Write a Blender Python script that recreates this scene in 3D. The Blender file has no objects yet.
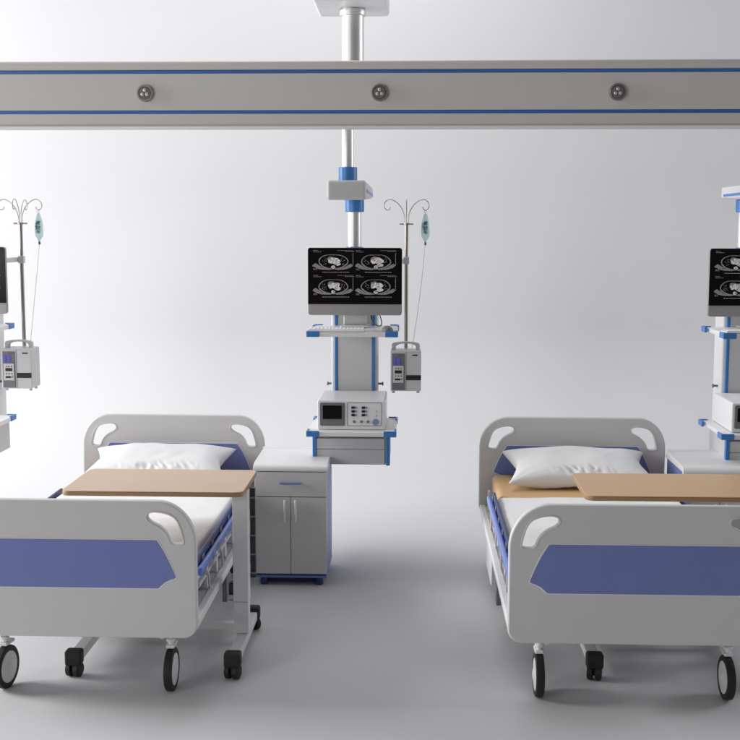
import bpy, bmesh, math, random
from mathutils import Vector, Matrix, noise
random.seed(4)
SC = bpy.context.scene
COL = SC.collection
R = math.radians

# ------------------------------------------------------------------ camera
cd = bpy.data.cameras.new('camera')
cam = bpy.data.objects.new('camera', cd); COL.objects.link(cam)
cd.sensor_width = 36; cd.lens = 36 * 1194.8 / 740
cd.clip_start = 0.05; cd.clip_end = 200
cam.matrix_world = (Matrix.Translation((0, 0, 1.8)) @ Matrix.Rotation(R(2.141), 4, 'Z')
                    @ Matrix.Rotation(R(90 - 6.662), 4, 'X') @ Matrix.Rotation(R(0.086), 4, 'Z'))
SC.camera = cam

# ------------------------------------------------------------------ light
SC.view_settings.view_transform = 'Standard'
SC.view_settings.look = 'None'
SC.view_settings.exposure = 0.0
SC.view_settings.gamma = 1.0
w = bpy.data.worlds.new('World'); SC.world = w; w.use_nodes = True
w.node_tree.nodes['Background'].inputs[0].default_value = (1.0, 0.985, 0.975, 1)
w.node_tree.nodes['Background'].inputs[1].default_value = 0.155

def area(name, loc, target, sx, sy, power, color=(1, 1, 1)):
    l = bpy.data.lights.new(name, 'AREA'); l.shape = 'RECTANGLE'
    l.size = sx; l.size_y = sy; l.energy = power; l.color = color
    o = bpy.data.objects.new(name, l); COL.objects.link(o); o.location = loc
    o.rotation_euler = (Vector(target) - Vector(loc)).to_track_quat('-Z', 'Y').to_euler()
    return o
area('key_softbox', (-8.5, 5.6, 3.4), (0.5, 6.9, 0.8), 3.4, 3.4, 900, (1.0, 0.995, 0.985))
area('rim_softbox', (7.5, 7.0, 3.2), (0.0, 6.0, 1.2), 2.5, 2.5, 190, (0.97, 0.98, 1.0))
area('top_softbox', (-0.8, 6.7, 5.0), (-0.6, 6.6, 0), 4.5, 1.8, 85, (0.98, 0.985, 1.0))
area('front_softbox', (-5.8, -1.6, 2.3), (-0.8, 5.4, 1.0), 2.4, 2.4, 135, (1.0, 0.985, 0.97))

# ------------------------------------------------------------------ materials
def mat(name, col, rough=0.5, metal=0.0, noise_amt=0.04, scale=6.0, bump=0.0, bscale=200, emit=None, trans=0.0, ior=1.45, coat=0.0, alpha=1.0):
    m = bpy.data.materials.new(name); m.use_nodes = True
    nt = m.node_tree; b = nt.nodes['Principled BSDF']
    b.inputs['Roughness'].default_value = rough; b.inputs['Metallic'].default_value = metal
    b.inputs['IOR'].default_value = ior; b.inputs['Coat Weight'].default_value = coat
    b.inputs['Transmission Weight'].default_value = trans
    b.inputs['Alpha'].default_value = alpha
    tc = nt.nodes.new('ShaderNodeTexCoord')
    nz = nt.nodes.new('ShaderNodeTexNoise'); nz.inputs['Scale'].default_value = scale
    nz.inputs['Detail'].default_value = 5
    nt.links.new(tc.outputs['Object'], nz.inputs['Vector'])
    mx = nt.nodes.new('ShaderNodeMix'); mx.data_type = 'RGBA'
    mx.inputs[6].default_value = [c * (1 - noise_amt) for c in col] + [1]
    mx.inputs[7].default_value = [min(1, c * (1 + noise_amt)) for c in col] + [1]
    nt.links.new(nz.outputs['Fac'], mx.inputs[0])
    nt.links.new(mx.outputs[2], b.inputs['Base Color'])
    mr = nt.nodes.new('ShaderNodeMapRange')
    mr.inputs['To Min'].default_value = max(0, rough - 0.05); mr.inputs['To Max'].default_value = min(1, rough + 0.05)
    nt.links.new(nz.outputs['Fac'], mr.inputs['Value']); nt.links.new(mr.outputs[0], b.inputs['Roughness'])
    if bump:
        n2 = nt.nodes.new('ShaderNodeTexNoise'); n2.inputs['Scale'].default_value = bscale
        n2.inputs['Detail'].default_value = 3
        nt.links.new(tc.outputs['Object'], n2.inputs['Vector'])
        bp = nt.nodes.new('ShaderNodeBump'); bp.inputs['Strength'].default_value = bump
        bp.inputs['Distance'].default_value = 0.01
        nt.links.new(n2.outputs['Fac'], bp.inputs['Height']); nt.links.new(bp.outputs[0], b.inputs['Normal'])
    if emit:
        b.inputs['Emission Color'].default_value = list(col) + [1]
        b.inputs['Emission Strength'].default_value = emit
    return m

def patchy(name, c1, c2, scale, lo, hi, rough=0.3, emit=0.0):
    m = mat(name, c1, rough); nt = m.node_tree; b = nt.nodes['Principled BSDF']
    tc = nt.nodes.new('ShaderNodeTexCoord'); nz = nt.nodes.new('ShaderNodeTexNoise')
    nz.inputs['Scale'].default_value = scale; nz.inputs['Detail'].default_value = 6; nz.inputs['Roughness'].default_value = 0.65
    mr = nt.nodes.new('ShaderNodeMapRange'); mr.inputs['From Min'].default_value = lo; mr.inputs['From Max'].default_value = hi
    mx = nt.nodes.new('ShaderNodeMix'); mx.data_type = 'RGBA'
    mx.inputs[6].default_value = list(c1) + [1]; mx.inputs[7].default_value = list(c2) + [1]
    nt.links.new(tc.outputs['Object'], nz.inputs['Vector']); nt.links.new(nz.outputs['Fac'], mr.inputs['Value'])
    nt.links.new(mr.outputs[0], mx.inputs[0]); nt.links.new(mx.outputs[2], b.inputs['Base Color'])
    if emit:
        nt.links.new(mx.outputs[2], b.inputs['Emission Color']); b.inputs['Emission Strength'].default_value = emit
    return m

def wood(name, c1, c2):
    m = mat(name, c1, 0.38)
    nt = m.node_tree; b = nt.nodes['Principled BSDF']
    tc = nt.nodes.new('ShaderNodeTexCoord'); mp = nt.nodes.new('ShaderNodeMapping')
    mp.inputs['Scale'].default_value = (1.2, 26, 8)
    nz = nt.nodes.new('ShaderNodeTexNoise'); nz.inputs['Scale'].default_value = 3; nz.inputs['Detail'].default_value = 7
    nz.inputs['Distortion'].default_value = 0.6
    cr = nt.nodes.new('ShaderNodeMix'); cr.data_type = 'RGBA'
    cr.inputs[6].default_value = list(c1) + [1]; cr.inputs[7].default_value = list(c2) + [1]
    nt.links.new(tc.outputs['Object'], mp.inputs[0]); nt.links.new(mp.outputs[0], nz.inputs['Vector'])
    nt.links.new(nz.outputs['Fac'], cr.inputs[0]); nt.links.new(cr.outputs[2], b.inputs['Base Color'])
    return m

M = dict(
    backdrop=mat('backdrop_paint', (0.60, 0.602, 0.618), 0.75, noise_amt=0.015, scale=0.7, bump=0.03, bscale=60),
    board=mat('board_plastic', (0.63, 0.622, 0.62), 0.38, noise_amt=0.02, scale=3),
    blue=mat('panel_blue', (0.175, 0.22, 0.50), 0.42, noise_amt=0.04),
    rail=mat('rail_blue', (0.10, 0.19, 0.62), 0.28, noise_amt=0.03, coat=0.3),
    navy=mat('navy_plastic', (0.03, 0.05, 0.17), 0.4),
    pblue=mat('collar_blue', (0.045, 0.19, 0.50), 0.35),
    trim=mat('trim_blue', (0.045, 0.16, 0.50), 0.4),
    white=mat('white_paint', (0.76, 0.76, 0.77), 0.35, noise_amt=0.02),
    grey=mat('grey_plastic', (0.56, 0.56, 0.57), 0.42, noise_amt=0.02),
    dgrey=mat('dark_grey_plastic', (0.16, 0.16, 0.17), 0.45),
    beam=mat('beam_paint', (0.62, 0.595, 0.58), 0.42, noise_amt=0.02, scale=2),
    alu=mat('brushed_aluminium', (0.70, 0.695, 0.69), 0.42, metal=0.75, noise_amt=0.03),
    chin=mat('anodised_casing', (0.33, 0.325, 0.32), 0.42, metal=0.2, noise_amt=0.02),
    chrome=mat('polished_steel', (0.42, 0.385, 0.36), 0.3, metal=1.0),
    rubber=mat('black_rubber', (0.018, 0.018, 0.02), 0.6, noise_amt=0.2),
    black=mat('black_plastic', (0.012, 0.012, 0.014), 0.3),
    glass=mat('screen_black', (0.006, 0.005, 0.005), 0.18, ior=1.22),
    sheet=mat('white_cotton', (0.80, 0.80, 0.81), 0.85, noise_amt=0.015, bump=0.12, bscale=500),
    tan=mat('tan_vinyl', (0.62, 0.40, 0.20), 0.5, noise_amt=0.03, bump=0.05, bscale=300),
    woodA=wood('reflecting_wood_laminate', (0.53, 0.37, 0.265), (0.60, 0.435, 0.315)),  # tabletop laminate made pinker, with its reflected light put into the colour
    woodB=wood('golden_wood_laminate', (0.54, 0.345, 0.18), (0.62, 0.41, 0.225)),
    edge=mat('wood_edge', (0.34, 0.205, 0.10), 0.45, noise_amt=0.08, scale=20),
    bag=mat('clear_bag', (0.62, 0.80, 0.80), 0.15, trans=0.65, ior=1.2, noise_amt=0.1, scale=30),
    liquid=patchy('teal_label', (0.02, 0.08, 0.09), (0.42, 0.60, 0.60), 55, 0.42, 0.62),
    tube=mat('clear_tube', (0.75, 0.77, 0.78), 0.3),
    scanbg=mat('scan_background', (0.010, 0.008, 0.008), 0.2),
    scan1=patchy('scan_mid_grey', (0.03, 0.03, 0.03), (0.26, 0.25, 0.24), 150, 0.28, 0.70, emit=0.42),
    scan2=patchy('scan_light_grey', (0.12, 0.12, 0.115), (0.72, 0.71, 0.69), 130, 0.34, 0.60, emit=0.22),
    scan3=mat('scan_dim', (0.09, 0.085, 0.08), 0.3, emit=0.7),
    lcd=mat('violet_display', (0.08, 0.07, 0.38), 0.3, emit=0.35),
    red=mat('red_print', (0.35, 0.05, 0.05), 0.4),
    knob=mat('pale_blue_knob', (0.20, 0.27, 0.42), 0.4),
)

# ------------------------------------------------------------------ helpers
def link(name, me, m, parent=None, smooth=True, wn=True):
    if len(me.materials): me.materials.clear()
    for x in (m if isinstance(m, (list, tuple)) else [m]): me.materials.append(M[x])
    o = bpy.data.objects.new(name, me); COL.objects.link(o)
    if smooth:
        for p in me.polygons: p.use_smooth = True
        if wn:
            me.set_sharp_from_angle(angle=R(50))
            md = o.modifiers.new('wn', 'WEIGHTED_NORMAL'); md.keep_sharp = True
    if parent: o.parent = parent
    return o

def thing(name, label, cat, loc=(0, 0, 0), group=None, rz=0):
    o = bpy.data.objects.new(name, None); COL.objects.link(o)
    o.empty_display_size = 0.1
    o.location = loc; o.rotation_euler = (0, 0, rz)
    o['label'] = label; o['category'] = cat
    if group: o['group'] = group
    return o

def tag(o, label, cat, group=None):
    o['label'] = label; o['category'] = cat
    if group: o['group'] = group
    return o

class B:
    """collects shapes into one mesh"""
    def __init__(s): s.bm = bmesh.new()
    def _merge(s, b2, mi=0):
        for f in b2.faces: f.material_index = mi
        me = bpy.data.meshes.new('t'); b2.to_mesh(me); b2.free(); s.bm.from_mesh(me); bpy.data.meshes.remove(me)
        return s
    def box(s, x0, x1, y0, y1, z0, z1, r=0.004, seg=3, mi=0, mat=None):
        b = bmesh.new(); bmesh.ops.create_cube(b, size=1)
        for v in b.verts:
            v.co = Vector(((x0 + x1) / 2 + v.co.x * (x1 - x0), (y0 + y1) / 2 + v.co.y * (y1 - y0), (z0 + z1) / 2 + v.co.z * (z1 - z0)))
        r = min(r, 0.49 * min(x1 - x0, y1 - y0, z1 - z0))
        if r > 0: bmesh.ops.bevel(b, geom=b.edges[:], offset=r, segments=seg, profile=0.5, affect='EDGES')
        if mat: b.transform(mat)
        return s._merge(b, mi)
    def cyl(s, c, r, h, axis='Z', r2=None, n=32, bev=0.0, mi=0):
        b = bmesh.new()
        bmesh.ops.create_cone(b, cap_ends=True, segments=n, radius1=r, radius2=r if r2 is None else r2, depth=h)
        if bev:
            es = [e for e in b.edges if len(e.link_faces) == 2 and any(len(f.verts) > 4 for f in e.link_faces)]
            bmesh.ops.bevel(b, geom=es, offset=bev, segments=2, profile=0.5, affect='EDGES')
        if axis == 'X': b.transform(Matrix.Rotation(R(90), 4, 'Y'))
        if axis == 'Y': b.transform(Matrix.Rotation(R(90), 4, 'X'))
        b.transform(Matrix.Translation(c))
        return s._merge(b, mi)
    def tube(s, pts, r, n=10, mi=0, r_end=None):
        b = bmesh.new(); rings = []
        pts = [Vector(p) for p in pts]; up = Vector((0.13, 0.31, 0.94)).normalized()
        for i, p in enumerate(pts):
            d = (pts[min(i + 1, len(pts) - 1)] - pts[max(i - 1, 0)]).normalized()
            a = d.cross(up)
            if a.length < 0.05: a = d.cross(Vector((1, 0, 0)))
            a.normalize(); c = d.cross(a).normalized()
            rr = r if r_end is None else r + (r_end - r) * i / (len(pts) - 1)
            rings.append([b.verts.new(p + (a * math.cos(2 * math.pi * k / n) + c * math.sin(2 * math.pi * k / n)) * rr) for k in range(n)])
        for q in range(len(rings) - 1):
            for k in range(n):
                b.faces.new((rings[q][k], rings[q][(k + 1) % n], rings[q + 1][(k + 1) % n], rings[q + 1][k]))
        b.faces.new(rings[0][::-1]); b.faces.new(rings[-1])
        bmesh.ops.recalc_face_normals(b, faces=b.faces[:])
        return s._merge(b, mi)
    def torus(s, c, R0, r, axis='Y', n=40, m=12, mi=0):
        b = bmesh.new(); g = []
        for i in range(n):
            a = 2 * math.pi * i / n
            g.append([b.verts.new(((R0 + r * math.cos(2 * math.pi * k / m)) * math.cos(a), (R0 + r * math.cos(2 * math.pi * k / m)) * math.sin(a), r * math.sin(2 * math.pi * k / m))) for k in range(m)])
        for i in range(n):
            for k in range(m):
                b.faces.new((g[i][k], g[(i + 1) % n][k], g[(i + 1) % n][(k + 1) % m], g[i][(k + 1) % m]))
        if axis == 'X': b.transform(Matrix.Rotation(R(90), 4, 'Y'))
        if axis == 'Y': b.transform(Matrix.Rotation(R(90), 4, 'X'))
        b.transform(Matrix.Translation(c))
        return s._merge(b, mi)
    def lathe(s, c, prof, axis='X', n=40, mi=0):
        """prof: (radius, height) pairs"""
        b = bmesh.new(); g = []
        for (rr, h) in prof:
            g.append([b.verts.new((rr * math.cos(2 * math.pi * k / n), rr * math.sin(2 * math.pi * k / n), h)) for k in range(n)])
        for q in range(len(g) - 1):
            for k in range(n):
                b.faces.new((g[q][k], g[q][(k + 1) % n], g[q + 1][(k + 1) % n], g[q + 1][k]))
        b.faces.new(g[0][::-1]); b.faces.new(g[-1])
        bmesh.ops.recalc_face_normals(b, faces=b.faces[:])
        if axis == 'X': b.transform(Matrix.Rotation(R(90), 4, 'Y'))
        if axis == 'Y': b.transform(Matrix.Rotation(R(90), 4, 'X'))
        b.transform(Matrix.Translation(c))
        return s._merge(b, mi)
    def poly_xz(s, pts, y0, y1, mi=0):
        """prism of an outline in the x-z plane, from y0 (front) to y1"""
        b = bmesh.new()
        f = [b.verts.new((x, y0, z)) for x, z in pts]; k = [b.verts.new((x, y1, z)) for x, z in pts]
        b.faces.new(f); b.faces.new(k[::-1]); n = len(pts)
        for i in range(n): b.faces.new((f[i], k[i], k[(i + 1) % n], f[(i + 1) % n]))
        bmesh.ops.recalc_face_normals(b, faces=b.faces[:])
        return s._merge(b, mi)
    def build(s, name, m, parent=None, smooth=True):
        me = bpy.data.meshes.new(name); s.bm.to_mesh(me); s.bm.free()
        return link(name, me, m, parent, smooth)

def catmull(pts, n=6):
    out = []; L = len(pts)
    for i in range(L):
        p0, p1, p2, p3 = [Vector((*pts[(i + j) % L], 0)) for j in (-1, 0, 1, 2)]
        for k in range(n):
            t = k / n
            v = 0.5 * ((2 * p1) + (-p0 + p2) * t + (2 * p0 - 5 * p1 + 4 * p2 - p3) * t * t + (-p0 + 3 * p1 - 3 * p2 + p3) * t ** 3)
            out.append((v.x, v.y))
    return out

def plate(name, outlines, y_front, thick, bev, m, parent, n=3):
    """flat plate in the x-z plane with holes and rounded rims"""
    cu = bpy.data.curves.new(name, 'CURVE'); cu.dimensions = '2D'; cu.fill_mode = 'BOTH'
    cu.extrude = max(thick / 2 - bev, 0.0002); cu.bevel_depth = bev; cu.bevel_resolution = n; cu.offset = -bev
    for pts in outlines:
        sp = cu.splines.new('POLY'); sp.points.add(len(pts) - 1)
        for i, (x, z) in enumerate(pts): sp.points[i].co = (x, z, 0, 1)
        sp.use_cyclic_u = True
    o = bpy.data.objects.new('t', cu)
    me = bpy.data.meshes.new_from_object(o); bpy.data.objects.remove(o)
    me.transform(Matrix.Translation((0, y_front + thick / 2, 0)) @ Matrix.Rotation(R(90), 4, 'X'))
    me.name = name
    return link(name, me, m, parent)

def rrect(x0, x1, z0, z1, rt, rb=None, n=12, ry=None):
    """rounded rectangle outline; rt / rb corner radii at top and bottom, ry vertical radius at the top"""
    rb = rt if rb is None else rb; ry = rt if ry is None else ry
    P = []
    for (cx, cz, a0, rx, rz) in ((x1 - rb, z0 + rb, -90, rb, rb), (x1 - rt, z1 - ry, 0, rt, ry), (x0 + rt, z1 - ry, 90, rt, ry), (x0 + rb, z0 + rb, 180, rb, rb)):
        for k in range(n + 1):
            a = R(a0 + 90 * k / n); P.append((cx + rx * math.cos(a), cz + rz * math.sin(a)))
    return P

def copy_tree(o, parent=None, name=None):
    c = o.copy(); COL.objects.link(c)
    if parent: c.parent = parent
    for ch in list(o.children): copy_tree(ch, c)
    return c

def dup(src, dx, label, dy=0.0):
    c = copy_tree(src); c.location.x += dx; c.location.y += dy; c['label'] = label
    return c

# ------------------------------------------------------------------ setting: seamless studio floor and backdrop
bm = bmesh.new()
YW, RC = 8.9, 1.1
prof = [(-6.0, 0.0), (0.0, 0.0), (4.0, 0.0), (YW - RC, 0.0)]
for k in range(1, 25):
    a = R(90 * k / 24); prof.append((YW - RC + RC * math.sin(a), RC - RC * math.cos(a)))
prof += [(YW, 3.0), (YW, 7.0)]
def sheet_mesh(name, prof):
    bm = bmesh.new()
    L = [bm.verts.new((-14, y, z)) for y, z in prof]; Rr = [bm.verts.new((14, y, z)) for y, z in prof]
    for i in range(len(prof) - 1): bm.faces.new((L[i], Rr[i], Rr[i + 1], L[i + 1]))
    me = bpy.data.meshes.new(name); bm.to_mesh(me); bm.free()
    o = link(name, me, 'backdrop', None, True, False); o['kind'] = 'structure'; return o
sheet_mesh('floor', prof[:4])
sheet_mesh('backdrop_wall', prof[3:])

# ------------------------------------------------------------------ overhead service beam
bt = thing('overhead_beam', 'long pale grey ceiling beam with two blue stripes and round outlets across the room', 'service beam', (0, 5.45, 2.265))
X0, X1 = -4.6, 4.6
def strip(name, z0, z1, y0, y1, m, r=0.003):
    return B().box(X0, X1, y0, y1, z0, z1, r).build(name, m, bt)
strip('front_panel', 0.0715, 0.2335, 0.0, 0.20, 'beam', 0.002)
strip('trim_strip', 0.0565, 0.0705, 0.004, 0.196, 'trim', 0.001)
strip('trim_strip', 0.2345, 0.2475, 0.004, 0.196, 'trim', 0.001)
strip('top_rail', 0.2485, 0.290, 0.0, 0.20, 'beam', 0.012)
# lower rail leans back towards its underside
b = bmesh.new()
pr = [(0.0, 0.0555), (0.004, 0.012), (0.010, 0.003), (0.020, 0.0), (0.185, 0.0), (0.196, 0.005), (0.20, 0.0555)]
A = [b.verts.new((X0, y, z)) for y, z in pr]; C2 = [b.verts.new((X1, y, z)) for y, z in pr]
for i in range(len(pr)): b.faces.new((A[i], A[(i + 1) % len(pr)], C2[(i + 1) % len(pr)], C2[i]))
b.faces.new(A); b.faces.new(C2); bmesh.ops.recalc_face_normals(b, faces=b.faces[:])
me = bpy.data.meshes.new('bottom_rail'); b.to_mesh(me); b.free(); link('bottom_rail', me, 'beam', bt, False)
B().box(X0, X1, -0.001, 0.012, -0.004, 0.0025, 0.001).build('lip_highlight', 'white', bt)  # white strip stands in for light catching the beam's lower edge
for k in range(-2, 3):
    ox = -0.162 + k * 1.056 ; oz = 0.147
    out = B()
    out.lathe((ox, -0.001, oz), [(0.038, 0.0), (0.038, 0.010), (0.034, 0.016), (0.029, 0.016), (0.0275, 0.012)], 'Y')
    ring = out.build('gas_outlet', 'chrome', bt)
    f = B().lathe((ox, -0.008, oz), [(0.0273, 0.0), (0.0273, 0.007), (0.024, 0.009)], 'Y').build('outlet_face', 'dgrey', ring)
    for a in (90, 210, 330):
        B().lathe((ox + 0.012 * math.cos(R(a)), -0.0165, oz + 0.012 * math.sin(R(a))), [(0.0075, 0.0), (0.0075, 0.003), (0.006, 0.0045), (0.0035, 0.0045), (0.003, 0.002)], 'Y', n=20).build('socket', 'alu', ring)

# ------------------------------------------------------------------ ceiling pendants
S = 2.157
def make_pendant():
    t = thing('ceiling_pendant', '', 'medical pendant', (-0.33, 6.55, 0), 'ceiling pendants in a row behind the beam')
    # everything local to x=-0.33, y=6.55
    def L(x): return x + 0.33
    b = B(); b.box(-0.180, 0.190, -0.62, -0.15, 2.905, 3.03, 0.022, 4); b.build('ceiling_plate', 'white', t)
    b = B(); b.cyl((0.01, -0.38, 2.70), 0.056, 0.42, bev=0.002, n=48); b.cyl((0.01, -0.38, 2.885), 0.066, 0.03, bev=0.003, n=48); b.build('mounting_column', 'alu', t)
    B().box(-0.085, 0.085, -0.77, -0.30, 2.395, 2.495, 0.02, 4).build('upper_arm', 'grey', t)
    B().cyl((0.0, -0.65, 2.23), 0.030, 0.35, n=40).build('upper_post', 'alu', t)
    B().cyl((0.0, -0.65, 2.073), 0.0455, 0.066, bev=0.002, n=48).build('collar', 'pblue', t)
    a = B().box(-0.094, 0.094, -0.80, 0.16, 1.944, 2.038, 0.016, 5)
    for v in a.bm.verts:                                # underside rises towards the back
        v.co.z = 2.038 - (2.038 - v.co.z) * (1 - 0.34 * (v.co.y + 0.80) / 0.96)
    a = a.build('swing_arm', 'grey', t)
    B().box(0.0942, 0.0965, -0.70, 0.10, 1.985, 1.998, 0.0005).build('arm_stripe', 'pblue', a)
    B().box(-0.0965, -0.0942, -0.70, 0.10, 1.985, 1.998, 0.0005).build('arm_stripe', 'pblue', a)
    B().cyl((0, 0, 1.934), 0.052, 0.068, bev=0.003, n=48).build('collar', 'pblue', t)
    B().cyl((0, 0, 1.80), 0.037, 0.24, n=40).build('lower_post', 'alu', t)
    B().lathe((0, 0, 1.66), [(0.060, 0.0), (0.060, 0.030), (0.052, 0.046), (0.040, 0.052)], 'Z').build('collar', 'pblue', t)
    # service column
    c = B(); c.box(-0.126, 0.130, -0.035, 0.14, 0.58, 1.66, 0.012, 4); c.build('service_column', 'white', t)
    B().box(-0.090, 0.098, -0.047, -0.036, 0.80, 1.64, 0.003).build('front_cover', 'grey', t)
    for x in (-0.107, 0.098): B().box(x + 0.001, x + 0.015, -0.051, -0.036, 0.80, 1.64, 0.002).build('edge_strip', 'pblue', t)
    for sx in (-1, 1):
        p = B(); p.cyl((0.002 + sx * 0.139, 0.03, 0.955), 0.006, 0.022, 'X'); p.cyl((0.002 + sx * 0.153, 0.03, 0.955), 0.011, 0.008, 'X', bev=0.002)
        p.build('side_peg', 'dgrey', t)
    def shelf(zt, x0, x1, y0, y1, th, front):
        s = B()
        s.box(x0 + 0.004, x1 - 0.004, y0 + 0.006, y1 - 0.004, zt - th, zt - 0.003, 0.002)
        s.build('shelf', front, t)
        s = t.children[-1]
        # upturned blue corner guards and thin rail rims
        for cx, sx in ((x0, 1), (x1, -1)):
            for cy, sy, wd in ((y0, 1, 0.066), (y1, -1, 0.05)):
                g = B()
                xa, xb = sorted((cx, cx + sx * wd)); ya, yb = sorted((cy, cy + sy * 0.012))
                g.box(xa, xb, ya, yb, zt - th - 0.001, zt + 0.003, 0.003)
                xa, xb = sorted((cx, cx + sx * 0.012)); ya, yb = sorted((cy + sy * 0.0095, cy + sy * 0.085))
                g.box(xa, xb, ya, yb, zt - th - 0.0008, zt + 0.0026, 0.003)
                g.build('corner_guard', 'pblue', s)
        return s
    shelf(1.287, -0.222, 0.246, -0.50, -0.03, 0.026, 'white')
    shelf(0.777, -0.222, 0.240, -0.53, -0.03, 0.026, 'white')
    d = B(); d.box(-0.180, 0.203, -0.44, -0.04, 0.590, 0.748, 0.004); d.build('drawer_box', 'grey', t)
    dd = t.children[-1]
    B().box(-0.176, 0.178, -0.448, -0.441, 0.673, 0.728, 0.002).build('drawer_front', 'grey', t)
    B().box(-0.176, 0.178, -0.448, -0.441, 0.594, 0.670, 0.002).build('drawer_front', 'grey', t)
    B().box(-0.174, 0.174, -0.4460, -0.4415, 0.731, 0.745, 0.001).build('shelf_shade', 'dgrey', t)  # solid dark strip standing in for the shelf's shadow
    for x in (-0.196, 0.186): B().box(x, x + 0.020, -0.455, -0.425, 0.588, 0.748, 0.003).build('edge_strip', 'pblue', t)
    return t
pend = make_pendant()
pend['label'] = 'middle ceiling pendant with blue trim, whole and visible between the two beds'
penL = dup(pend, -S + 0.028, 'leftmost ceiling pendant, only its shelf ends showing at the left edge')
penR = dup(pend, S - 0.035, 'rightmost ceiling pendant behind the golden table, cut by the right edge')
for ch in penR.children:
    if ch.name.startswith(('ceiling_plate', 'mounting_column')): ch.location.x = 0.06
    if ch.name.startswith(('lower_post', 'collar', 'swing_arm', 'upper_post')): ch.location.x = -0.018

# ------------------------------------------------------------------ wide monitors with scan pictures
def scan_image(cx, cz, w_, h_, parent, var):
    """one cross-section picture, flat on the screen"""
    g = B(); y0, y1 = -0.0262, -0.0256
    def P(u, v): return (cx + u * w_, cz + v * h_)
    n = 48; outer = []; inner = []
    for k in range(n):
        a = 2 * math.pi * k / n
        dent = 1 - 0.10 * math.exp(-((math.degrees(a) - 90) / 22) ** 2)
        wob = 1 + 0.02 * math.sin(3 * a + var)
        outer.append(P(0.355 * math.cos(a) * wob, 0.02 + 0.30 * math.sin(a) * dent))
        th = 0.925 if math.sin(a) > -0.3 else 0.87
        inner.append(P(0.355 * th * math.cos(a) * wob + 0.0, 0.02 + 0.30 * (th + 0.0) * math.sin(a) * dent))
    for k in range(n):
        g.poly_xz([outer[k], outer[(k + 1) % n], inner[(k + 1) % n], inner[k]], y0, y1, 0)
    # arms and back muscles
    g.poly_xz([P(-0.48, -0.10), P(-0.42, -0.04), P(-0.36, -0.10), P(-0.26, -0.21), P(-0.05, -0.25), P(0.05, -0.25), P(0.26, -0.21), P(0.36, -0.10), P(0.42, -0.06), P(0.47, -0.13), P(0.40, -0.22), P(0.25, -0.29), P(0.10, -0.30), P(0, -0.27), P(-0.10, -0.30), P(-0.28, -0.29), P(-0.40, -0.24)], y0 - 0.0005, y0, 0)
    # heart and vessels
    rr = random.Random(var)
    def blob(u, v, ru, rv, mi, seed, yy):
        q = random.Random(seed); ph = [q.uniform(0, 6.3) for _ in range(3)]
        pts = [P(u + ru * math.cos(a) * (1 + 0.10 * math.sin(2 * a + ph[0]) + 0.08 * math.sin(5 * a + ph[1])), v + rv * math.sin(a) * (1 + 0.12 * math.sin(3 * a + ph[2]))) for a in [2 * math.pi * k / 26 for k in range(26)]]
        g.poly_xz(pts, yy, yy + 0.0005, mi)
    sh = 0.05 if var % 2 == 0 else 0.0
    blob(-0.05 + sh * 0.2, 0.11, 0.085, 0.11, 0, var * 7 + 1, y0 - 0.0004)
    blob(0.045 + sh * 0.3, 0.06, 0.115, 0.12, 1, var * 7 + 2, y0 - 0.0010)
    blob(-0.06, 0.03, 0.06, 0.09, 1, var * 7 + 3, y0 - 0.0014)
    blob(0.10, -0.06 - sh, 0.075, 0.07, 1, var * 7 + 4, y0 - 0.0017)
    blob(0.0, -0.19, 0.05, 0.06, 1, var * 7 + 5, y0 - 0.0020)
    blob(0.0, -0.175, 0.013, 0.018, 2, var * 7 + 8, y0 - 0.0024)
    blob(-0.44, -0.14, 0.05, 0.05, 0, var * 7 + 6, y0 - 0.0012)
    for sd in (-1, 1):                                   # fine vessels in the lungs
        for q in range(16):
            a = rr.uniform(0, 6.28); d = rr.uniform(0.2, 0.8)
            blob(sd * 0.21 + 0.085 * d * math.cos(a), 0.03 + 0.19 * d * math.sin(a), rr.uniform(0.004, 0.013), rr.uniform(0.006, 0.018), 2, var * 50 + q, y0 - 0.0003)
    # side scale, captions as fine dashes
    def bar(u0, u1, v0, v1, mi): g.poly_xz([P(u0, v0), P(u1, v0), P(u1, v1), P(u0, v1)], y0 - 0.0006, y0 - 0.0001, mi)
    bar(0.465, 0.475, -0.12, 0.36, 0)
    for k in range(9): bar(0.445, 0.465, -0.11 + k * 0.055, -0.104 + k * 0.055, 0)
    u = -0.26
    while u < 0.36:
        l = rr.uniform(0.015, 0.05); bar(u, min(u + l, 0.38), -0.405, -0.375, 0); u += l + 0.012
    for (ua, ub, v) in ((-0.47, -0.36, 0.44), (-0.47, -0.28, 0.385), (0.10, 0.47, 0.44), (0.28, 0.50, 0.40), (-0.47, -0.40, -0.27), (-0.47, -0.38, -0.31)):
        u = ua
        while u < ub:
            l = rr.uniform(0.01, 0.035); bar(u, min(u + l, ub), v, v + 0.022, 2 if v > 0.42 and ua > 0 else 0); u += l + 0.01
    return g.build('scan_image', ['scan1', 'scan2', 'scan3'], parent, smooth=False)

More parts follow.
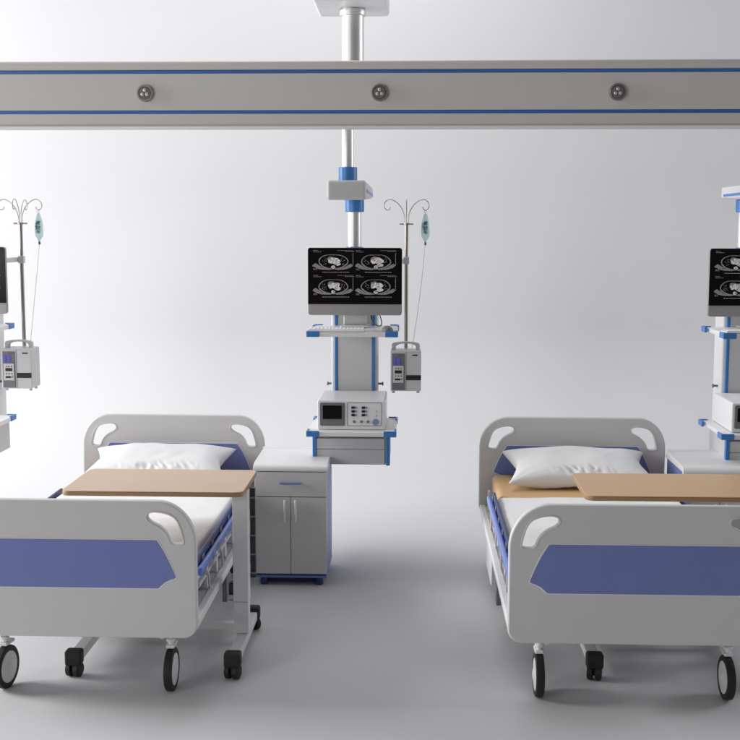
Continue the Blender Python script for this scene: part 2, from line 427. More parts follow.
def make_monitor():
    t = thing('computer_monitor', '', 'monitor', (-0.320, 6.40, 1.287), 'wide monitors on the pendant shelves')
    # local: bottom shelf top at z 0; screen body z 0.062..0.42
    w2 = 0.2515; z0, z1 = 0.062, 0.422; zc = 0.121
    body = plate('casing', [rrect(-w2, w2, z0, z1, 0.014)], -0.022, 0.026, 0.004, 'chin', t)
    hump = B(); hump.box(-0.16, 0.16, 0.0, 0.035, z0 + 0.06, z1 - 0.06, 0.015); hump.build('rear_housing', 'grey', t)
    top = rrect(-w2 + 0.001, w2 - 0.001, zc, z1 - 0.001, 0.013, 0.0008)
    scr = plate('screen', [top], -0.0250, 0.0028, 0.0006, 'glass', t)
    cw, chh = 0.225, 0.137
    for i, (cx, cz) in enumerate(((-0.115, 0.345), (0.112, 0.345), (-0.115, 0.213), (0.112, 0.213))):
        scan_image(cx, cz, cw, chh, scr, i + 1)
    st = B(); st.box(-0.062, 0.062, 0.006, 0.018, 0.010, 0.13, 0.005); st.build('stand', 'alu', t)
    B().box(-0.075, 0.075, -0.075, 0.08, 0.0, 0.010, 0.004).build('foot_plate', 'alu', t)
    pts = [(0.085, 0.02, 0.085), (0.086, 0.0, 0.055), (0.095, -0.02, 0.030), (0.115, -0.04, 0.012), (0.132, -0.05, 0.007), (0.142, -0.04, 0.012), (0.143, -0.02, 0.03), (0.135, 0.0, 0.055), (0.125, 0.02, 0.085)]
    sm = []
    for i in range(len(pts) - 1):
        p0, p1, p2, p3 = [Vector(pts[max(0, min(len(pts) - 1, i + j))]) for j in (-1, 0, 1, 2)]
        for k in range(5):
            q = k / 5; sm.append(0.5 * ((2 * p1) + (-p0 + p2) * q + (2 * p0 - 5 * p1 + 4 * p2 - p3) * q * q + (-p0 + 3 * p1 - 3 * p2 + p3) * q ** 3))
    B().tube(sm, 0.0028, 8).build('cable', 'black', t)
    return t
mon = make_monitor()
mon['label'] = 'wide monitor with four chest scans on the middle pendant, fully in view'
dup(mon, -S + 0.022, 'wide monitor at the left edge with only its right rim in view')
dup(mon, S - 0.035, 'wide monitor with chest scans cut by the right edge, above the golden table')

# keyboard and mouse
def make_keyboard():
    t = thing('keyboard', '', 'keyboard', (-0.405, 6.125, 1.286), 'keyboards on the upper pendant shelves')
    B().box(-0.145, 0.150, -0.055, 0.055, 0.0, 0.010, 0.004).build('base', 'white', t)
    k = B()
    for r_ in range(5):
        x = -0.138
        while x < 0.138:
            wd = 0.016
            if r_ == 0 and -0.07 < x < -0.06: wd = 0.09
            k.box(x, min(x + wd, 0.144), -0.048 + r_ * 0.0195, -0.048 + r_ * 0.0195 + 0.0165, 0.010, 0.0145, 0.0015, 1); x += wd + 0.0032
    k.build('keys', 'sheet', t); t.children[-1]['kind'] = 'stuff'
    return t
kb = make_keyboard(); kb['label'] = 'white keyboard below the fully visible middle monitor'
dup(kb, S - 0.035, 'white keyboard below the monitor at the right edge')
mz = bmesh.new(); bmesh.ops.create_uvsphere(mz, u_segments=24, v_segments=14, radius=1)
for v in mz.verts:
    v.co = Vector((v.co.x * 0.030, v.co.y * 0.048, max(v.co.z, -0.05) * 0.026))
me = bpy.data.meshes.new('computer_mouse'); mz.to_mesh(me); mz.free()
o = link('computer_mouse', me, 'dgrey', None, True, False); o.location = (-0.140, 6.12, 1.289)
tag(o, 'dark computer mouse right of the keyboard on the middle pendant shelf', 'mouse')
md = B().box(-0.062, 0.062, -0.06, 0.06, 0, 0.002, 0.001).build('mouse_pad', 'grey')
md.location = (-0.150, 6.125, 1.2845)
tag(md, 'thin grey pad under the mouse on the middle pendant shelf', 'mouse pad')
o.location.z = 1.2885

# ------------------------------------------------------------------ bench instruments
def make_device():
    t = thing('patient_monitor', '', 'medical device', (-0.325, 6.10, 0.775), 'box instruments on the lower pendant shelves')
    x0, x1 = -0.176, 0.177; h = 0.153
    cs = plate('casing', [rrect(x0, x1, 0.0, h, 0.010)], 0.0, 0.385, 0.006, 'white', t)
    plate('bezel', [rrect(x0 + 0.014, x0 + 0.143, 0.020, h - 0.012, 0.008)], -0.004, 0.006, 0.002, 'dgrey', t)
    s = plate('screen', [rrect(x0 + 0.029, x0 + 0.127, 0.056, h - 0.026, 0.003)], -0.0062, 0.003, 0.0006, 'glass', t)
    # control panel with raised frame line
    fr = rrect(x0 + 0.155, x1 - 0.020, 0.020, h - 0.010, 0.006)
    inner = rrect(x0 + 0.157, x1 - 0.022, 0.022, h - 0.012, 0.005)
    plate('panel_frame', [fr, inner], -0.0016, 0.003, 0.0004, 'dgrey', t)
    for cx in (x0 + 0.187, x0 + 0.240):
        for j in range(3):
            zz = 0.116 - j * 0.0195
            bt_ = B().box(cx - 0.010, cx + 0.008, -0.005, 0.001, zz - 0.006, zz + 0.006, 0.001).build('button', 'black', t)
            B().box(cx + 0.010, cx + 0.019, -0.003, 0.001, zz - 0.004, zz + 0.004, 0.0005).build('indicator', 'knob', t)
    for cx in (x0 + 0.190, x0 + 0.228, x0 + 0.262):
        B().lathe((cx, 0, 0.043), [(0.007, -0.001), (0.007, 0.004), (0.0055, 0.010)], 'Y', 20).build('knob', 'dgrey', t)
    for zz in (0.096, 0.074):
        B().lathe((x0 + 0.304, 0, zz), [(0.005, -0.001), (0.005, 0.003), (0.004, 0.004)], 'Y', 16).build('button', 'grey', t)
    B().lathe((x0 + 0.300, 0, 0.041), [(0.0165, -0.001), (0.0165, 0.006), (0.0145, 0.010)], 'Y', 32).build('dial', 'knob', t)
    return t
dev = make_device(); dev['label'] = 'grey box instrument with dark screen and dial on the middle pendant lower shelf'
dup(dev, S - 0.035, 'grey box instrument cut by the right edge, above the golden table')

# ------------------------------------------------------------------ drip poles, bags, pumps
PX, PY = -0.048, 6.65
def make_pole():
    t = thing('drip_pole', '', 'drip stand', (PX, PY, 1.0), 'drip poles beside the pendants')
    B().cyl((0, 0, 0.42), 0.0105, 0.84, n=20).build('pole', 'chrome', t)
    b = B(); b.cyl((0, 0, 0.836), 0.016, 0.012, n=20, bev=0.002); b.cyl((0, 0, 0.836), 0.005, 0.075, 'X', n=10); b.build('crown', 'chrome', t)
    for ang in (0, 90, 180, 270):
        pts = []
        # stem leaves the pole, sweeps outwards and curls back under itself
        ctrl = [(0.010, 0.84), (0.012, 0.88), (0.024, 0.915), (0.045, 0.945), (0.075, 0.966), (0.100, 0.968), (0.118, 0.955), (0.124, 0.935), (0.116, 0.917), (0.102, 0.912), (0.091, 0.920), (0.092, 0.930)]
        for i in range(len(ctrl) - 1):
            p0, p1, p2, p3 = [Vector((*ctrl[max(0, min(len(ctrl) - 1, i + j))], 0)) for j in (-1, 0, 1, 2)]
            for k in range(5):
                q = k / 5; v = 0.5 * ((2 * p1) + (-p0 + p2) * q + (2 * p0 - 5 * p1 + 4 * p2 - p3) * q * q + (-p0 + 3 * p1 - 3 * p2 + p3) * q ** 3)
                pts.append((v.x * math.cos(R(ang)), v.x * math.sin(R(ang)), v.y))
        B().tube(pts, 0.0024, 8).build('hook', 'chrome', t)
    b = B(); b.box(-0.016, 0.016, -0.017, 0.017, 0.615, 0.655, 0.003); b.build('clamp', 'grey', t)
    B().box(-0.045, -0.017, -0.235, 0.010, 0.622, 0.648, 0.003).build('bracket', 'grey', t)
    return t
pole = make_pole(); pole['label'] = 'steel drip pole with curled hooks right of the fully visible monitor'
dup(pole, -S, 'steel drip pole with curled hooks near the left edge of the photo')

def make_bag():
    t = thing('infusion_bag', '', 'drip bag', (PX + 0.104, PY, 1.905), 'infusion bags on the drip poles')
    b = bmesh.new(); n = 20; rows = [(0.0, 0.006), (-0.008, 0.010), (-0.02, 0.013), (-0.04, 0.018), (-0.07, 0.0235), (-0.10, 0.0245), (-0.125, 0.021), (-0.142, 0.012), (-0.152, 0.006), (-0.156, 0.004)]
    g = []
    for (z, r) in rows:
        g.append([b.verts.new((r * math.cos(2 * math.pi * k / n) * (1 + 0.05 * math.sin(z * 90)), r * 0.62 * math.sin(2 * math.pi * k / n), z - 0.012)) for k in range(n)])
    for q in range(len(g) - 1):
        for k in range(n): b.faces.new((g[q][k], g[q + 1][k], g[q + 1][(k + 1) % n], g[q][(k + 1) % n]))
    b.faces.new(g[0]); b.faces.new(g[-1][::-1]); bmesh.ops.recalc_face_normals(b, faces=b.faces[:])
    me = bpy.data.meshes.new('pouch'); b.to_mesh(me); b.free(); link('pouch', me, 'bag', t, True, False)
    # printed label: a dark curved patch on the pouch front
    lb = bmesh.new(); gg = []
    for i in range(9):
        z = -0.055 - i * 0.0085; r = 0.0250 - 0.000002 * i
        rr = 0.0215 + 0.0035 * math.sin(math.pi * (i + 1) / 10)
        jag = 0.25 * math.sin(i * 2.3)
        gg.append([lb.verts.new((rr * math.cos(R(215 + jag * 30 + k * 14)), rr * 0.66 * math.sin(R(215 + jag * 30 + k * 14)) - 0.0012, z)) for k in range(7)])
    for q in range(8):
        for k in range(6): lb.faces.new((gg[q][k], gg[q + 1][k], gg[q + 1][k + 1], gg[q][k + 1]))
    me = bpy.data.meshes.new('label_patch'); lb.to_mesh(me); lb.free(); link('label_patch', me, 'liquid', t, True, False)
    B().torus((0, 0, -0.002), 0.0065, 0.0018, 'Y', 20, 8).build('hanger', 'tube', t)
    c = B(); c.lathe((0, 0, -0.186), [(0.0035, 0.0), (0.0065, 0.003), (0.0065, 0.014), (0.0035, 0.020)], 'Z', 16); c.build('drip_port', 'liquid', t)
    pts = []
    for k in range(25):
        q = k / 24; pts.append((-0.075 * q ** 0.62 * (0.25 + 0.75 * q) + 0.0, -0.02 * math.sin(q * 3.1), -0.186 - q * 0.60))
    B().tube(pts, 0.0016, 8).build('tube', 'tube', t)
    return t
bag = make_bag(); bag['label'] = 'clear teal infusion bag hanging right of the fully visible monitor'
dup(bag, -S, 'clear teal infusion bag hanging near the left edge of the photo')

def make_pump():
    t = thing('infusion_pump', '', 'infusion pump', (-0.047, 6.50, 0.925), 'infusion pumps under the drip poles')
    w2 = 0.084; h = 0.222
    plate('casing', [rrect(-w2, w2, 0.0, h, 0.006)], 0.0, 0.15, 0.003, 'grey', t)
    hd_o = [(-0.078, h - 0.002), (-0.078, h + 0.030), (-0.070, h + 0.038), (-0.035, h + 0.044), (0.0, h + 0.046), (0.035, h + 0.044), (0.068, h + 0.038), (0.076, h + 0.030), (0.076, h - 0.002),
            (0.056, h - 0.002), (0.054, h + 0.022), (0.035, h + 0.032), (0.0, h + 0.036), (-0.035, h + 0.032), (-0.054, h + 0.022), (-0.057, h - 0.002)]
    plate('handle', [hd_o], 0.05, 0.028, 0.002, 'grey', t)
    for sx in (-1, 1):
        for yy in (0.03, 0.12): B().lathe((sx * 0.068, yy, -0.014), [(0.008, 0), (0.009, 0.004), (0.007, 0.0145)], 'Z', 16).build('foot', 'grey', t)
    cp = B().box(-0.076, -0.006, -0.004, 0.002, 0.006, 0.207, 0.002).build('control_panel', 'dgrey', t)
    B().box(-0.070, -0.012, -0.0062, -0.0038, 0.046, 0.140, 0.001).build('key_area', 'grey', cp)
    for (xa, xb) in ((-0.071, -0.056), (-0.048, -0.031)):
        B().box(xa, xb, -0.0068, -0.0038, 0.152, 0.185, 0.0008).build('display', 'lcd', cp)
    for (xa, xb) in ((-0.064, -0.055), (-0.046, -0.032), (-0.022, -0.013)):
        B().box(xa, xb, -0.0065, -0.0038, 0.144, 0.149, 0.0006).build('display', 'lcd', cp)
    B().box(-0.060, -0.022, -0.0082, -0.0058, 0.098, 0.115, 0.001).build('readout', 'black', cp)
    B().box(-0.060, -0.030, -0.0082, -0.0058, 0.060, 0.070, 0.001).build('readout', 'black', cp)
    for (xx, zz) in ((-0.053, 0.125), (-0.040, 0.125), (-0.026, 0.125), (-0.055, 0.084), (-0.040, 0.084), (-0.024, 0.084), (-0.022, 0.066)):
        B().lathe((xx, -0.0058, zz), [(0.0034, 0), (0.0034, 0.0015), (0.0026, 0.0024)], 'Y', 12).build('key', 'black', cp)
    B().box(-0.044, -0.014, -0.0058, -0.0038, 0.196, 0.199, 0.0004).build('status_line', 'red', cp)
    B().box(0.000, 0.002, -0.0012, 0.001, 0.004, h - 0.004, 0.0003).build('seam', 'dgrey', t)
    B().box(0.002, 0.0835, -0.002, 0.002, 0.060, 0.088, 0.0006).build('slot', 'black', t)
    B().box(0.035, 0.064, -0.0022, 0.002, 0.194, 0.201, 0.0006).build('nameplate', 'black', t)
    B().box(-0.03, 0.03, 0.12, 0.17, 0.05, 0.12, 0.004).build('pole_clamp', 'dgrey', t)
    return t
pump = make_pump(); pump['label'] = 'grey infusion pump under the drip pole beside the fully visible monitor'
dup(pump, -S, 'grey infusion pump under the drip pole near the left edge')

# ------------------------------------------------------------------ hospital beds
BW = 0.498
def uvL(u, v): return (-0.498 + (u - 85) * 0.00049, 0.797 - (v - 100) * 0.00049)
HANDLE = [uvL(*p) for p in ((187, 420), (195, 370), (212, 310), (232, 262), (262, 228), (310, 205), (370, 193), (420, 193), (452, 208), (458, 238), (430, 268), (372, 298), (328, 335), (300, 375), (285, 412), (262, 437), (205, 437))]
PANEL = [uvL(*p) for p in ((400, 405), (385, 411), (330, 500), (290, 585), (250, 682), (247, 697), (258, 706), (290, 716), (330, 736), (358, 760), (374, 778), (390, 784))]
def make_bed():
    t = thing('hospital_bed', '', 'bed', (0, 0, 0), 'hospital beds side by side')
    def board(name, yf, zt):
        h1 = catmull(HANDLE, 4); h2 = [(-x, z) for x, z in h1]
        b_ = plate(name, [rrect(-BW, BW, 0.267, zt, 0.15, 0.055, 14, 0.165), h1, h2], yf, 0.034, 0.008, 'board', t, 4)
        # raised rims round the grips
        for hh in (h1, h2):
            cx = sum(p[0] for p in hh) / len(hh); cz = sum(p[1] for p in hh) / len(hh)
            def grow(e):
                out = []; n = len(hh)
                for i in range(n):
                    d = Vector((hh[(i + 1) % n][0] - hh[i - 1][0], hh[(i + 1) % n][1] - hh[i - 1][1])).normalized()
                    sgn = 1 if (d.y * (hh[i][0] - cx) - d.x * (hh[i][1] - cz)) else 1
                    nx, nz = d.y, -d.x
                    out.append((hh[i][0] + nx * e * ori, hh[i][1] + nz * e * ori))
                return out
            area_ = sum(hh[i - 1][0] * hh[i][1] - hh[i][0] * hh[i - 1][1] for i in range(len(hh)))
            ori = 1 if area_ > 0 else -1
            plate('grip_rim', [grow(0.007), grow(0.0005)], yf - 0.0025, 0.039, 0.0015, 'board', b_)
        full = PANEL + [(-x, z) for x, z in PANEL[::-1]]
        def off(e):
            cz = 0.53
            return [(x + math.copysign(e, x), z + math.copysign(e, z - cz)) for x, z in full]
        plate('inlay_highlight', [off(0.0035)], yf - 0.0015, 0.01, 0.001, 'white', b_)  # white outline painted as the highlight on the inlay's bevel
        plate('blue_inlay', [full], yf - 0.003, 0.01, 0.001, 'blue', b_)
        return b_
    board('footboard', 4.335, 0.797)
    board('headboard', 6.377, 0.803)
    # frame: side members, mattress deck
    for s in (-1, 1):
        b = B(); xa, xb = sorted((s * 0.492, s * 0.462)); b.box(xa, xb, 4.371, 6.374, 0.290, 0.325, 0.005); b.build('side_member', 'white', t)
        # perforated shelf between member and deck
        xa, xb = sorted((s * 0.4615, s * 0.38)); B().box(xa, xb, 4.374, 6.372, 0.312, 0.320, 0.002).build('side_tray', 'grey', t)
    b = B(); b.box(-0.43, 0.43, 4.40, 6.35, 0.335, 0.357, 0.006); b.build('deck', 'grey', t)
    deck = t.children[-1]
    for k in range(8):
        for s in (-1, 1):
            yy = 4.55 + k * 0.24
            xa, xb = sorted((s * 0.445, s * 0.457)); B().box(xa, xb, yy, yy + 0.03, 0.321, 0.43, 0.002).build('deck_bracket', 'white', t)
    # folded side guards: two bars linked by short slanting stays
    for s in (-1, 1):
        g = B()
        g.box(*sorted((s * 0.463, s * 0.487)), 4.52, 5.86, 0.455, 0.490, 0.010, 4)
        g_ = g.build('side_guard', 'rail', t)
        B().box(*sorted((s * 0.4465, s * 0.4615)), 4.56, 5.82, 0.462, 0.515, 0.006, 3).build('guard_bar', 'navy', g_)
        for k in range(4):
            y = 4.66 + k * 0.34
            B().tube([(s * 0.470, y, 0.460), (s * 0.468, y + 0.10, 0.395), (s * 0.466, y + 0.14, 0.318)], 0.0055, 8).build('stay', 'grey', g_)
        for k in range(6):
            y = 4.64 + k * 0.22
            B().box(*sorted((s * 0.461, s * 0.466)), y, y + 0.05, 0.466, 0.505, 0.002).build('clip', 'dgrey', g_)
        B().box(*sorted((s * 0.452, s * 0.461)), 4.60, 5.80, 0.385, 0.400, 0.003).build('lower_bar', 'grey', g_)
    # chassis
    c = B()
    for s in (-1, 1): c.box(*sorted((s * 0.40, s * 0.34)), 4.50, 6.25, 0.212, 0.262, 0.006)
    for y in (4.50, 5.35, 6.20): c.box(-0.339, 0.339, y, y + 0.05, 0.217, 0.257, 0.004)
    for s in (-1, 1):
        for y in (4.47, 6.12): c.box(*sorted((s * 0.341, s * 0.325)), y, y + 0.06, 0.217, 0.257, 0.002)
    c.build('chassis', 'white', t)
    for s in (-1, 1):
        for y in (4.95, 5.75):
            B().box(*sorted((s * 0.395, s * 0.345)), y, y + 0.07, 0.263, 0.334, 0.004).build('lift_post', 'dgrey', t)
    # white end covers beside the head and dark head legs
    for s in (-1, 1):
        B().box(*sorted((s * 0.478, s * 0.465)), 5.62, 6.00, 0.10, 0.289, 0.006).build('side_cover', 'white', t)
        B().box(*sorted((s * 0.486, s * 0.464)), 5.12, 5.20, 0.16, 0.289, 0.004).build('leg_strut', 'dgrey', t)
    def caster(x, y):
        stem = B(); stem.cyl((x, y, 0.222), 0.011, 0.085, n=20)
        stem.cyl((x, y, 0.205), 0.017, 0.012, n=20, bev=0.002)
        k = stem.build('caster', 'white', t)
        B().box(x - 0.017, x + 0.017, y - 0.02, y + 0.05, 0.174, 0.188, 0.005).build('fork', 'white', k)
        w_ = B(); w_.lathe((x, y, 0.086), [(0.062, -0.013), (0.078, -0.017), (0.0845, -0.013), (0.086, 0.0), (0.0845, 0.013), (0.078, 0.017), (0.062, 0.013)], 'X', 48)
        w_.build('tyre', 'rubber', k)
        h_ = B(); h_.lathe((x, y, 0.086), [(0.010, -0.024), (0.022, -0.022), (0.03, -0.017), (0.058, -0.0165), (0.0625, -0.0155), (0.0625, 0.0155), (0.058, 0.0165), (0.03, 0.017), (0.022, 0.022), (0.010, 0.024)], 'X', 40)
        h_.build('hub', 'white', k)
    for s in (-1, 1):
        caster(s * 0.362, 4.50); caster(s * 0.365, 6.12)
    return t
bed = make_bed()
bed.location = (-1.31, 0, 0)
bed['label'] = 'left hospital bed, its left half cut off, brighter blue inlay'
bedR = dup(bed, 2.1614, 'right hospital bed with darker blue inlay, tan mattress showing')

# the left bed's outer front caster has swivelled inwards
for ch in bed.children:
    if ch.name.startswith('caster') and not ch.name.startswith('caster_'):
        bb_ = [Vector(c) for c in ch.bound_box]; cx = sum(v.x for v in bb_) / 8; cy = sum(v.y for v in bb_) / 8
        if cx < 0 and cy < 5:
            ch.matrix_local = Matrix.Translation((0.065, 0, 0)) @ Matrix.Translation((cx, cy, 0)) @ Matrix.Rotation(R(-9), 4, 'Z') @ Matrix.Translation((-cx, -cy, 0))

# mattresses, sheets, pillows
def soft_box(x0, x1, y0, y1, z0, z1, r, amp, seed, nx=60, ny=90):
    """rounded slab with a gently uneven top"""
    b = bmesh.new(); bmesh.ops.create_cube(b, size=1)
    for v in b.verts: v.co = Vector(((x0 + x1) / 2 + v.co.x * (x1 - x0), (y0 + y1) / 2 + v.co.y * (y1 - y0), (z0 + z1) / 2 + v.co.z * (z1 - z0)))
    bmesh.ops.bevel(b, geom=b.edges[:], offset=r, segments=5, profile=0.5, affect='EDGES')
    for ax, a0, a1, n in ((0, x0, x1, nx), (1, y0, y1, ny)):
        for k in range(1, n):
            co = [0, 0, 0]; no = [0, 0, 0]; co[ax] = a0 + (a1 - a0) * k / n; no[ax] = 1
            bmesh.ops.bisect_plane(b, geom=b.verts[:] + b.edges[:] + b.faces[:], plane_co=co, plane_no=no)
    for v in b.verts:
        p = Vector((v.co.x * 3.1 + seed, v.co.y * 3.1, v.co.z * 2))
        d = noise.noise(p) * amp + noise.noise(p * 3.3) * amp * 0.35
        if v.co.z > (z0 + z1) / 2: v.co.z += d
        v.co.x += noise.noise(p + Vector((9, 9, 9))) * amp * 0.6
    me = bpy.data.meshes.new('soft'); b.to_mesh(me); b.free(); return me
def bed_linen(cx, seed, side, tex):
    o = link('mattress', soft_box(-0.432, 0.432, 4.385, 6.345, 0.362, 0.498, 0.028, 0.002, seed, 20, 40), 'tan', None, True, False)
    o.location.x = cx; tag(o, tex[0], 'mattress', 'tan mattresses')
    o = link('bed_sheet', soft_box(-0.441, 0.441, 4.378, 5.765, 0.361, 0.508, 0.030, 0.007, seed + 4, 40, 60), 'sheet', None, True, False)
    o.location.x = cx; tag(o, tex[1], 'bed sheet', 'white sheets')
    # pillow
    nu, nv = 90, 56; a, bb, T = 0.380, 0.215, 0.073
    bm = bmesh.new(); G = {}
    for sgn in (1, -1):
        for i in range(nu + 1):
            for j in range(nv + 1):
                u = -1 + 2 * i / nu; v = -1 + 2 * j / nv
                if sgn == -1 and (i in (0, nu) or j in (0, nv)): G[(sgn, i, j)] = G[(1, i, j)]; continue
                x = a * u * (1 - 0.16 * (1 - abs(v) ** 1.5) * abs(u) ** 3); y = bb * v * (1 - 0.12 * (1 - abs(u) ** 3) * abs(v) ** 3)
                core = max(0, (1 - abs(u) ** 2.6) * (1 - abs(v) ** 2.6))
                z = sgn * T * core ** 0.43
                p = Vector((x * 9 + seed, y * 9, sgn * 3))
                edge = math.exp(-((v + 0.74) / 0.16) ** 2) * math.exp(-((u - 0.05) / 0.42) ** 2)
                ridge = abs(noise.noise(Vector((x * 34 + y * 18 + seed, y * 16, 1.7))))
                z += sgn * core ** 0.3 * (noise.noise(p * 0.6) * 0.010 + noise.noise(p * 1.7) * 0.0022) - sgn * ridge * 0.040 * edge * core ** 0.3
                # gathers running in from the corners
                cr = abs(u) * abs(v)
                z += sgn * 0.004 * math.sin(math.atan2(1.05 - abs(v), 1.05 - abs(u)) * 14) * cr ** 2 * core ** 0.3
                G[(sgn, i, j)] = bm.verts.new((x, y, z))
        for i in range(nu):
            for j in range(nv):
                q = [G[(sgn, i, j)], G[(sgn, i + 1, j)], G[(sgn, i + 1, j + 1)], G[(sgn, i, j + 1)]]
                bm.faces.new(q if sgn == 1 else q[::-1])
    me = bpy.data.meshes.new('pillow'); bm.to_mesh(me); bm.free()
    o = link('pillow', me, 'sheet', None, True, False)
    o.location = (cx + side, 6.135, 0.580); o.rotation_euler = (R(11), 0, R(1.0)); tag(o, tex[2], 'pillow', 'white pillows')
bed_linen(-1.31, 3.0, -0.025, ('tan mattress on the left hospital bed, mostly under its white sheet', 'white sheet over the foot end of the left bed', 'plump white pillow at the head of the left bed, behind the pinkish table'))
bed_linen(0.8514, 11.0, 0.0, ('tan mattress bare at the head of the right hospital bed', 'white sheet over the foot end of the right bed', 'white pillow on bare tan mattress of the right bed'))

# ------------------------------------------------------------------ overbed tables
def make_table():
    t = thing('overbed_table', '', 'overbed table', (0, 0, 0), 'overbed tables on wheeled frames')
    b = B()
    # plate built in x-y
    def slab(x0, x1, y0, y1, z0, z1, r, e):
        pts = rrect(x0, x1, y0, y1, r, r, 8)
        cu = bpy.data.curves.new('c', 'CURVE'); cu.dimensions = '2D'; cu.fill_mode = 'BOTH'
        cu.extrude = (z1 - z0) / 2 - e; cu.bevel_depth = e; cu.bevel_resolution = 2; cu.offset = -e
        sp = cu.splines.new('POLY'); sp.points.add(len(pts) - 1)
        for i, (x, y) in enumerate(pts): sp.points[i].co = (x, y, 0, 1)
        sp.use_cyclic_u = True
        o = bpy.data.objects.new('t', cu); me = bpy.data.meshes.new_from_object(o); bpy.data.objects.remove(o)
        me.transform(Matrix.Translation((0, 0, (z0 + z1) / 2))); return me
    b.bm.free()
    link('table_top', slab(-1.452, -0.700, 4.775, 5.235, 0.7315, 0.7345, 0.035, 0.001), 'woodA', t)
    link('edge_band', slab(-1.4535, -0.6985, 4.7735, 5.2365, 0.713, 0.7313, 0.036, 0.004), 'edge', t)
    c = B().box(-0.763, -0.697, 4.90, 4.96, 0.232, 0.712, 0.004).build('column', 'white', t)
    B().box(-0.761, -0.699, 4.902, 4.958, 0.093, 0.2305, 0.003).build('column_foot', 'white', t)
    B().box(-0.786, -0.7625, 4.915, 4.945, 0.226, 0.2315, 0.001).build('pedal', 'alu', t)
    B().box(-0.790, -0.768, 4.95, 4.99, 0.245, 0.300, 0.005).build('height_lever', 'black', t)
    # height rack on the side of the column
    rk = B().box(-0.6965, -0.674, 4.962, 4.985, 0.32, 0.712, 0.002).build('height_rack', 'black', t)
    for k in range(5):
        B().box(-0.694, -0.671, 4.953, 4.9615, 0.34 + k * 0.082, 0.347 + k * 0.082, 0.001).build('rack_tooth', 'dgrey', rk)
    B().box(-1.30, -0.70, 4.905, 4.955, 0.700, 0.7125, 0.003).build('support_arm', 'grey', t)
    for x in (-1.372, -0.726):
        B().box(x - 0.025, x + 0.025, 4.66, 5.21, 0.055, 0.092, 0.004).build('foot_rail', 'white', t)
    B().box(-1.395, -0.7515, 5.05, 5.09, 0.062, 0.088, 0.003).build('cross_bar', 'white', t)
    for x in (-1.372, -0.726):
        for y, s in ((4.63, -1), (5.22, 1)):
            h_ = B(); h_.box(x - 0.034, x + 0.034, y - 0.026, y + 0.028, 0.050, 0.112, 0.010, 3)
            k = h_.build('caster', 'rubber', t)
            rot = Matrix.Translation((x, y, 0)) @ Matrix.Rotation(R(28 * s + 14), 4, 'Z') @ Matrix.Translation((-x, -y, 0))
            for q in (-1, 1):
                w_ = B(); w_.lathe((x + q * 0.017, y, 0.031), [(0.008, -0.012), (0.026, -0.012), (0.031, -0.008), (0.031, 0.008), (0.026, 0.012), (0.008, 0.012)], 'X', 28)
                w_.bm.transform(rot); w_.build('wheel', 'rubber', k)
            w_ = B(); w_.box(x - 0.006, x + 0.006, y - 0.02, y + 0.02, 0.02, 0.055, 0.003); w_.build('fork', 'rubber', k)
    return t
tab = make_table(); tab['label'] = 'overbed table with pinkish wood top across the left bed'
tabR = dup(tab, 2.150, 'overbed table with golden wood top across the right bed')
for ch in tabR.children:
    if ch.name.startswith('table_top'):
        ch.data = ch.data.copy(); ch.data.materials[0] = M['woodB']
    bb_ = [Vector(c) for c in ch.bound_box]; cx = sum(v.x for v in bb_) / 8
    if cx < -1.3 and (ch.name.startswith('foot_rail') or ch.name.startswith('caster')):
        ch.location = Vector((-0.045, 0.05, 0))

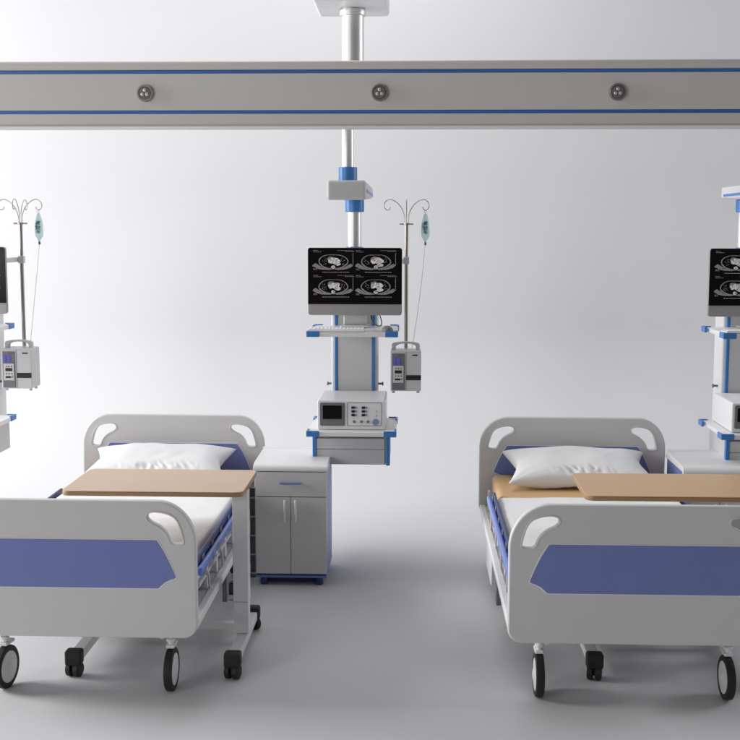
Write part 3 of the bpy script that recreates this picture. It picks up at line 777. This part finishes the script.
# ------------------------------------------------------------------ bedside cabinets
def make_cabinet():
    t = thing('bedside_cabinet', '', 'cabinet', (-0.622, 5.91, 0), 'bedside cabinets beside the beds')
    w2 = 0.182; D = 0.41
    B().box(-w2 + 0.002, w2 - 0.002, 0.014, D, 0.052, 0.600, 0.003).build('carcass', 'blue', t)
    # rounded worktop with rolled front edge
    b = bmesh.new()
    pr = [(D + 0.004, 0.603), (D + 0.004, 0.640), (D - 0.010, 0.646), (D - 0.018, 0.636), (0.05, 0.632), (0.020, 0.629), (0.006, 0.623), (-0.004, 0.612), (-0.007, 0.600), (-0.004, 0.592), (0.012, 0.5905), (0.0135, 0.603)]
    A_ = [b.verts.new((-w2 - 0.006, y, z)) for y, z in pr]; B_ = [b.verts.new((w2 + 0.006, y, z)) for y, z in pr]
    for i in range(len(pr)): b.faces.new((A_[i], A_[(i + 1) % len(pr)], B_[(i + 1) % len(pr)], B_[i]))
    b.faces.new(A_); b.faces.new(B_); bmesh.ops.recalc_face_normals(b, faces=b.faces[:])
    es = [e for e in b.edges if len(e.link_faces) == 2 and any(len(f.verts) > 4 for f in e.link_faces)]
    bmesh.ops.bevel(b, geom=es, offset=0.003, segments=2, profile=0.5, affect='EDGES')
    me = bpy.data.meshes.new('worktop'); b.to_mesh(me); b.free(); link('worktop', me, 'white', t)
    dr = B().box(-w2, w2, -0.003, 0.013, 0.462, 0.588, 0.002).build('drawer', 'board', t)
    hd = B(); hd.box(-0.055, 0.055, -0.022, -0.014, 0.528, 0.538, 0.003); hd.box(-0.05, -0.04, -0.015, -0.0025, 0.529, 0.537, 0.001); hd.box(0.04, 0.05, -0.015, -0.0025, 0.529, 0.537, 0.001)
    hd.build('handle', 'blue', dr)
    for s in (-1, 1):
        xa, xb = sorted((s * 0.0012, s * w2))
        d = B().box(xa, xb, -0.003, 0.013, 0.062, 0.4585, 0.002).build('door', 'board', t)
        h = B(); h.cyl((s * 0.027, -0.022, 0.392), 0.0062, 0.112, n=16, bev=0.001)
        for zz in (0.350, 0.434): h.cyl((s * 0.027, -0.0125, zz), 0.0035, 0.02, 'Y', n=10)
        h.build('handle', 'white', d)
    B().box(-w2, w2, 0.0, D, 0.040, 0.0515, 0.002).build('plinth', 'blue', t)
    B().box(-w2 + 0.03, w2 - 0.03, 0.06, D - 0.03, 0.006, 0.0395, 0.002).build('shaded_kick_base', 'navy', t)  # recessed base, darkened to navy for the shade under the plinth
    for sx in (-1, 1):
        for y in (0.030, D - 0.045):
            B().lathe((sx * (w2 - 0.04), y, 0.0), [(0.017, 0), (0.020, 0.006), (0.016, 0.041)], 'Z', 20).build('foot', 'navy', t)
    return t
cab = make_cabinet(); cab['label'] = 'bedside cabinet with drawer and two doors, between the two beds'
dup(cab, 2.150, 'bedside cabinet mostly hidden behind the golden table at the right edge')

# ------------------------------------------------------------------ render settings
SC.render.engine = 'CYCLES'
SC.cycles.max_bounces = 8
